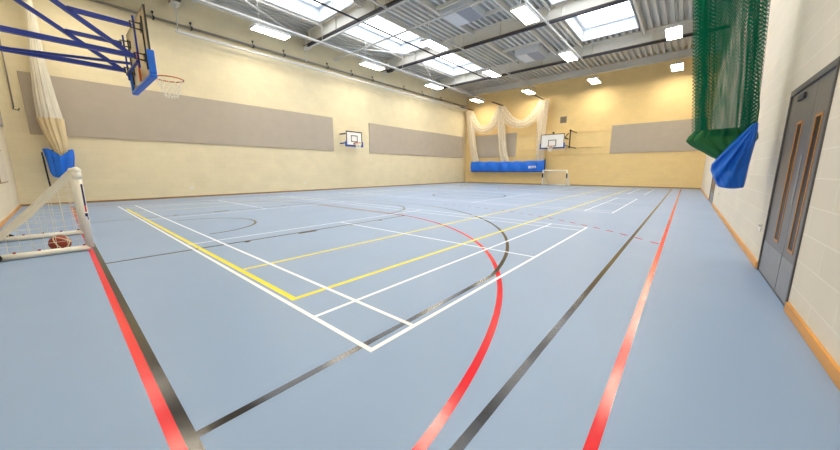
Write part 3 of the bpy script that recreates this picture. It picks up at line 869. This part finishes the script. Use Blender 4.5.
# far goal
fy = 24.02
r = thing('basketball_goal', 'white backboard hung in front of the far wall', 'basketball goal', (CX, fy, 3.2))
X0, X1, Z0, Z1 = -7.58, -5.82, 2.93, 3.98
brd = box_obj('backboard', (X0, X1, fy, fy+0.03, Z0, Z1), 'board_white', r)
bm = bmesh.new(); t = 0.05
for q in ((X0, X1, Z1-t, Z1), (X0, X1, Z0, Z0+t), (X0, X0+t, Z0+t, Z1-t), (X1-t, X1, Z0+t, Z1-t), (CX-0.30, CX+0.30, 3.50, 3.55), (CX-0.30, CX+0.30, 3.05, 3.10), (CX-0.30, CX-0.25, 3.10, 3.50), (CX+0.25, CX+0.30, 3.10, 3.50)):
    bm_box(bm, q[0], q[1], fy-0.008, fy-0.001, q[2], q[3])
obj('black_marking', bm, 'black', brd)
bm = bmesh.new(); p = 0.05
bm_box(bm, X0-p, X1+p, fy-0.035, fy+0.065, Z0-p, Z0-0.001); bm_box(bm, X0-p, X0-0.001, fy-0.035, fy+0.065, Z0, Z0+0.36); bm_box(bm, X1+0.001, X1+p, fy-0.035, fy+0.065, Z0, Z0+0.36)
obj('edge_pad', bm, 'blue_pad', r)
rg = obj('rim', ring_bm((CX, fy-0.40, 3.05), 0.235, 0.014), 'rim', r, smooth=True)
box_obj('rim_bracket', (CX-0.10, CX+0.10, fy-0.19, fy-0.009, 2.98, 3.06), 'rim', rg)
obj('hoop_net', hoop_net_bm((CX, fy-0.40, 3.04), 0.225, 0.36, 0.008), 'string', rg)
bm = bmesh.new()
for x in (CX-0.5, CX+0.5):
    for z in (3.2, 3.75): bm_tube(bm, [(x, fy+0.03, z), (x, YF, z)], 0.035, 4, square=True)
    bm_tube(bm, [(x, fy+0.1, 3.2), (x, YF, 4.2)], 0.025, 4, square=True)
obj('support_arm', bm, 'black', r)
bm = bmesh.new(); bm_sphere(bm, (CX+0.05, fy+0.0, 4.06), 0.08, 12, 8); obj('top_bracket', bm, 'black', r)
w = tube_obj('side_post', [(-5.58, fy+0.55, 2.98), (-5.58, fy+0.55, 4.2)], 0.045, 'black', r)
bm = bmesh.new()
for z in (3.0, 4.2): bm_sphere(bm, (-5.58, fy+0.55, z), 0.085, 12, 8); bm_tube(bm, [(-5.58, fy+0.55, z), (-5.58, YF, z)], 0.035, 6)
obj('side_arm', bm, 'black', w)

# practice goal on the left wall
sx = -15.2
r = thing('basketball_goal', 'small white practice backboard on the left wall between two acoustic panels', 'basketball goal', (XL, 11.66, 3.2))
Y0, Y1, Z0, Z1 = 11.03, 12.31, 2.80, 3.72
brd = box_obj('backboard', (sx-0.03, sx, Y0, Y1, Z0, Z1), 'board_white', r)
bm = bmesh.new(); t = 0.065; ym = (Y0+Y1)/2
for q in ((Y0, Y1, Z1-t, Z1), (Y0, Y1, Z0, Z0+t), (Y0, Y0+t, Z0+t, Z1-t), (Y1-t, Y1, Z0+t, Z1-t), (ym-0.26, ym+0.26, 3.42, 3.47), (ym-0.26, ym+0.26, 3.05, 3.10), (ym-0.26, ym-0.21, 3.10, 3.42), (ym+0.21, ym+0.26, 3.10, 3.42)):
    bm_box(bm, sx+0.001, sx+0.008, q[0], q[1], q[2], q[3])
obj('black_marking', bm, 'black', brd)
bm = bmesh.new()
bm_box(bm, sx-0.065, sx+0.035, Y0-0.05, Y1+0.05, Z0-0.05, Z0-0.001); bm_box(bm, sx-0.065, sx+0.035, Y0-0.05, Y0-0.001, Z0, Z0+0.28); bm_box(bm, sx-0.065, sx+0.035, Y1+0.001, Y1+0.05, Z0, Z0+0.28)
obj('edge_pad', bm, 'blue_pad', r)
rg = obj('rim', ring_bm((sx+0.40, ym, 2.98), 0.225, 0.014), 'rim', r, smooth=True)
box_obj('rim_bracket', (sx+0.009, sx+0.18, ym-0.09, ym+0.09, 2.90, 2.99), 'rim', rg)
obj('hoop_net', hoop_net_bm((sx+0.40, ym, 2.97), 0.22, 0.36, 0.008), 'string', rg)
for z in (2.98, 3.56):
    bm = bmesh.new()
    for y in (Y0+0.1, Y1-0.1):
        bm_tube(bm, [(XL, y, z), (sx-0.03, y, z)], 0.035, 4, square=True)
    obj('support_arm', bm, 'royal', r)

# ------------------------------------------------------------------ football goals
GW0, GW1, GH, GD = -7.35, -5.45, 1.22, 1.02
def goal_parts(r, y, dirn, detail, GW0=-7.35, GW1=-5.45):
    """dirn: towards the back of the goal (-1 near goal, +1 far goal)"""
    pr = 0.045
    yb = y+dirn*GD
    for x in (GW1, GW0):
        pst = tube_obj('post', [(x, y, 0.045), (x, y, GH)], pr, 'pvc', r, 14)
        if detail:
            bm = bmesh.new(); bm_sphere(bm, (x, y, GH), pr*1.22, 14, 10); bm_cyl(bm, (x, y, GH-0.12), (x, y, GH-0.02), pr*1.12); obj('corner_joint', bm, 'pvc', pst, smooth=True)
        bb = tube_obj('base_bar', [(x, y, pr), (x, yb, pr)], pr, 'pvc', r, 14)
        if detail:
            for k in range(5):
                yy = y+dirn*(0.06+k*0.22)
                bm = bmesh.new(); bm_box(bm, x-0.014, x+0.014, yy-0.014, yy+0.014, 0.084, 0.106); obj('net_clip', bm, 'clip', bb)
    tube_obj('crossbar', [(GW0, y, GH), (GW1, y, GH)], pr, 'pvc', r, 14)
    tube_obj('back_bar', [(GW0, yb, pr), (GW1, yb, pr)], pr, 'pvc', r, 14)
    # net of knotted string: two side triangles and the sloping back
    bm = bmesh.new(); sr = 0.0028 if detail else 0.006; p = 0.11
    z0 = 0.085
    H = GH-z0
    def slope_y(z): return y+dirn*(GD*(1-(z-z0)/H))
    for x in (GW0+0.02, GW1-0.02):
        k = 1
        while k*p < GD:
            d = k*p; zt = z0+H*(1-d/GD)
            n = 6
            bm_tube(bm, [(x+0.012*math.sin(q*1.3+k), y+dirn*d, z0+(zt-z0)*q/n) for q in range(n+1)], sr, 4); k += 1
        k = 1
        while k*p < H:
            z = z0+k*p; n = 6
            bm_tube(bm, [(x+0.012*math.sin(q*1.1+k*2), y+(slope_y(z)-y)*q/n, z-0.02*math.sin(PI*q/n)) for q in range(n+1)], sr, 4); k += 1
    L = math.hypot(GD, H); ns = int(L/p)
    def SP(x, t): 
        sag = 0.05*math.sin(PI*t)
        return (x, y+dirn*GD*t+(-dirn)*sag*0.5, GH-H*t-sag*0.6)
    x = GW0+0.03
    while x < GW1-0.02:
        bm_tube(bm, [SP(x, q/8) for q in range(9)], sr, 4); x += p*0.7
    ns = int(ns*1.35)
    for k in range(1, ns+1):
        bm_tube(bm, [SP(GW0+0.02+(GW1-GW0-0.04)*q/10, k/(ns+0.3)) for q in range(11)], sr, 4)
    # hem cords up the slope
    for x in (GW0, GW1):
        for o_ in range(5):
            ox = (o_ % 2)*0.02; oz = (o_-1)*0.02
            bm_tube(bm, [(x-ox, y+dirn*0.05, GH-0.02-oz), (x-ox+0.008, (y+yb)/2, (GH+z0)/2-oz-0.01*(o_ % 3)), (x-ox, yb, max(0.09, z0-oz))], 0.0095, 6)
    obj('net', bm, 'string', r)
r = thing('football_goal', 'white portable football goal with net and a ball, at the left edge', 'football goal', (-6.7, -1.05, 0), 'portable football goals')
goal_parts(r, -1.05, -1, True)
for x, s in ((GW1, 1), (GW0, -1)):
    bm = bmesh.new(); bm_cyl(bm, (x+s*0.06, -1.93, 0.06), (x+s*0.095, -1.93, 0.06), 0.06, 24)
    wh = obj('wheel', bm, 'rubber', r)
    bm = bmesh.new(); bm_cyl(bm, (x+s*0.04, -1.93, 0.06), (x+s*0.101, -1.93, 0.06), 0.022, 16); obj('wheel_hub', bm, 'steel', wh)
# printed strip on the visible post
def on_post(bm, a0, a1, z0, z1, x=GW1, y=-1.05, rr=0.0462, n=6):
    v = []
    for i in range(n+1):
        a = a0+(a1-a0)*i/n
        v.append((bm.verts.new((x+rr*math.cos(a), y+rr*math.sin(a), z0)), bm.verts.new((x+rr*math.cos(a), y+rr*math.sin(a), z1))))
    for p_, q_ in zip(v, v[1:]): bm.faces.new((p_[0], q_[0], q_[1], p_[1]))
bm = bmesh.new(); on_post(bm, 0.35, 0.95, 0.70, 1.02); obj('printed_strip', bm, 'navy', r)
bm = bmesh.new(); on_post(bm, 0.35, 0.80, 0.60, 0.70); o = obj('printed_strip', bm, 'red_print', r); o['label'] = 'red end of the printed strip'
bm = bmesh.new(); on_post(bm, 0.15, 0.95, 0.48, 0.58); o = obj('printed_badge', bm, 'navy', r)
bm = bmesh.new(); on_post(bm, 0.15, 0.60, 0.47, 0.53, rr=0.0468); obj('badge_swoosh', bm, 'white_print', o)

r = thing('football_goal', 'white portable football goal standing against the far wall', 'football goal', (-6.7, 25.15, 0), 'portable football goals')
goal_parts(r, 25.15, 1, False, -7.64, -5.74)
bm = bmesh.new()
for x in (-7.64, -5.74): bm_box(bm, x-0.05, x+0.05, 25.15-0.052, 25.15-0.040, 0.62, 0.98)
obj('printed_strip', bm, 'navy', r)

# ------------------------------------------------------------------ balls
def ball(label, c, seams):
    rr = 0.12
    r = thing('basketball', label, 'ball', (c[0], c[1], 0))
    bm = bmesh.new(); bm_sphere(bm, (c[0], c[1], rr), rr, 32, 20); body = obj('body', bm, 'ball', r, smooth=True)
    bm = bmesh.new(); C = Vector((c[0], c[1], rr)); n = 48
    for e in seams:
        ax, off, w_ = Vector(e[0]).normalized(), e[1], e[2]
        u, v = frame_of(ax); rad = math.sqrt(rr*rr-off*off)
        bm_tube(bm, [C+ax*off+(u*math.cos(2*PI*i/n)+v*math.sin(2*PI*i/n))*(rad-w_*0.55) for i in range(n)], w_, 6, closed=True)
    return r, bm
r, bm = ball('brown orange and cream basketball lying inside the goal', (-5.74, -1.35), (((1, -0.5, 0.5), 0.02, 0.011), ((0.3, 1, 0.5), 0.0, 0.011), ((-0.4, 0.6, 1), 0.05, 0.010)))
obj('seam', bm, 'ball_cream', r, smooth=True)

# ------------------------------------------------------------------ camera
F, YAW, PITCH, ROLL = 307.3786, 0.7086, 0.175, -0.001
f = Vector((-math.sin(YAW)*math.cos(PITCH), math.cos(YAW)*math.cos(PITCH), -math.sin(PITCH)))
rt = Vector((math.cos(YAW), math.sin(YAW), 0)); up = rt.cross(f)
c, s = math.cos(ROLL), math.sin(ROLL)
rx, uy = c*rt+s*up, -s*rt+c*up
cam = bpy.data.objects.new('camera', bpy.data.cameras.new('camera')); COL.objects.link(cam)
mw = Matrix((rx, uy, -f)).transposed().to_4x4(); mw.translation = Vector((1.4914, -1.2457, 1.2148))
cam.matrix_world = mw
cam.data.sensor_fit = 'HORIZONTAL'; cam.data.sensor_width = 36.0; cam.data.lens = 36.0*F/840.0
cam.data.clip_start = 0.02; cam.data.clip_end = 200
SC.camera = cam

# ------------------------------------------------------------------ world and view
wd = bpy.data.worlds.new('daylight'); SC.world = wd; wd.use_nodes = True
wd.node_tree.nodes['Background'].inputs['Color'].default_value = (0.75, 0.85, 1.0, 1)
wd.node_tree.nodes['Background'].inputs['Strength'].default_value = 0.6
SC.view_settings.view_transform = 'Standard'; SC.view_settings.look = 'None'
SC.view_settings.gamma = 1.0; SC.view_settings.use_curve_mapping = False
SC.view_settings.exposure = 0.5
SC.cycles.use_denoising = True
SC.cycles.max_bounces = 10; SC.cycles.diffuse_bounces = 6; SC.cycles.transparent_max_bounces = 32
SC.cycles.sample_clamp_indirect = 8.0
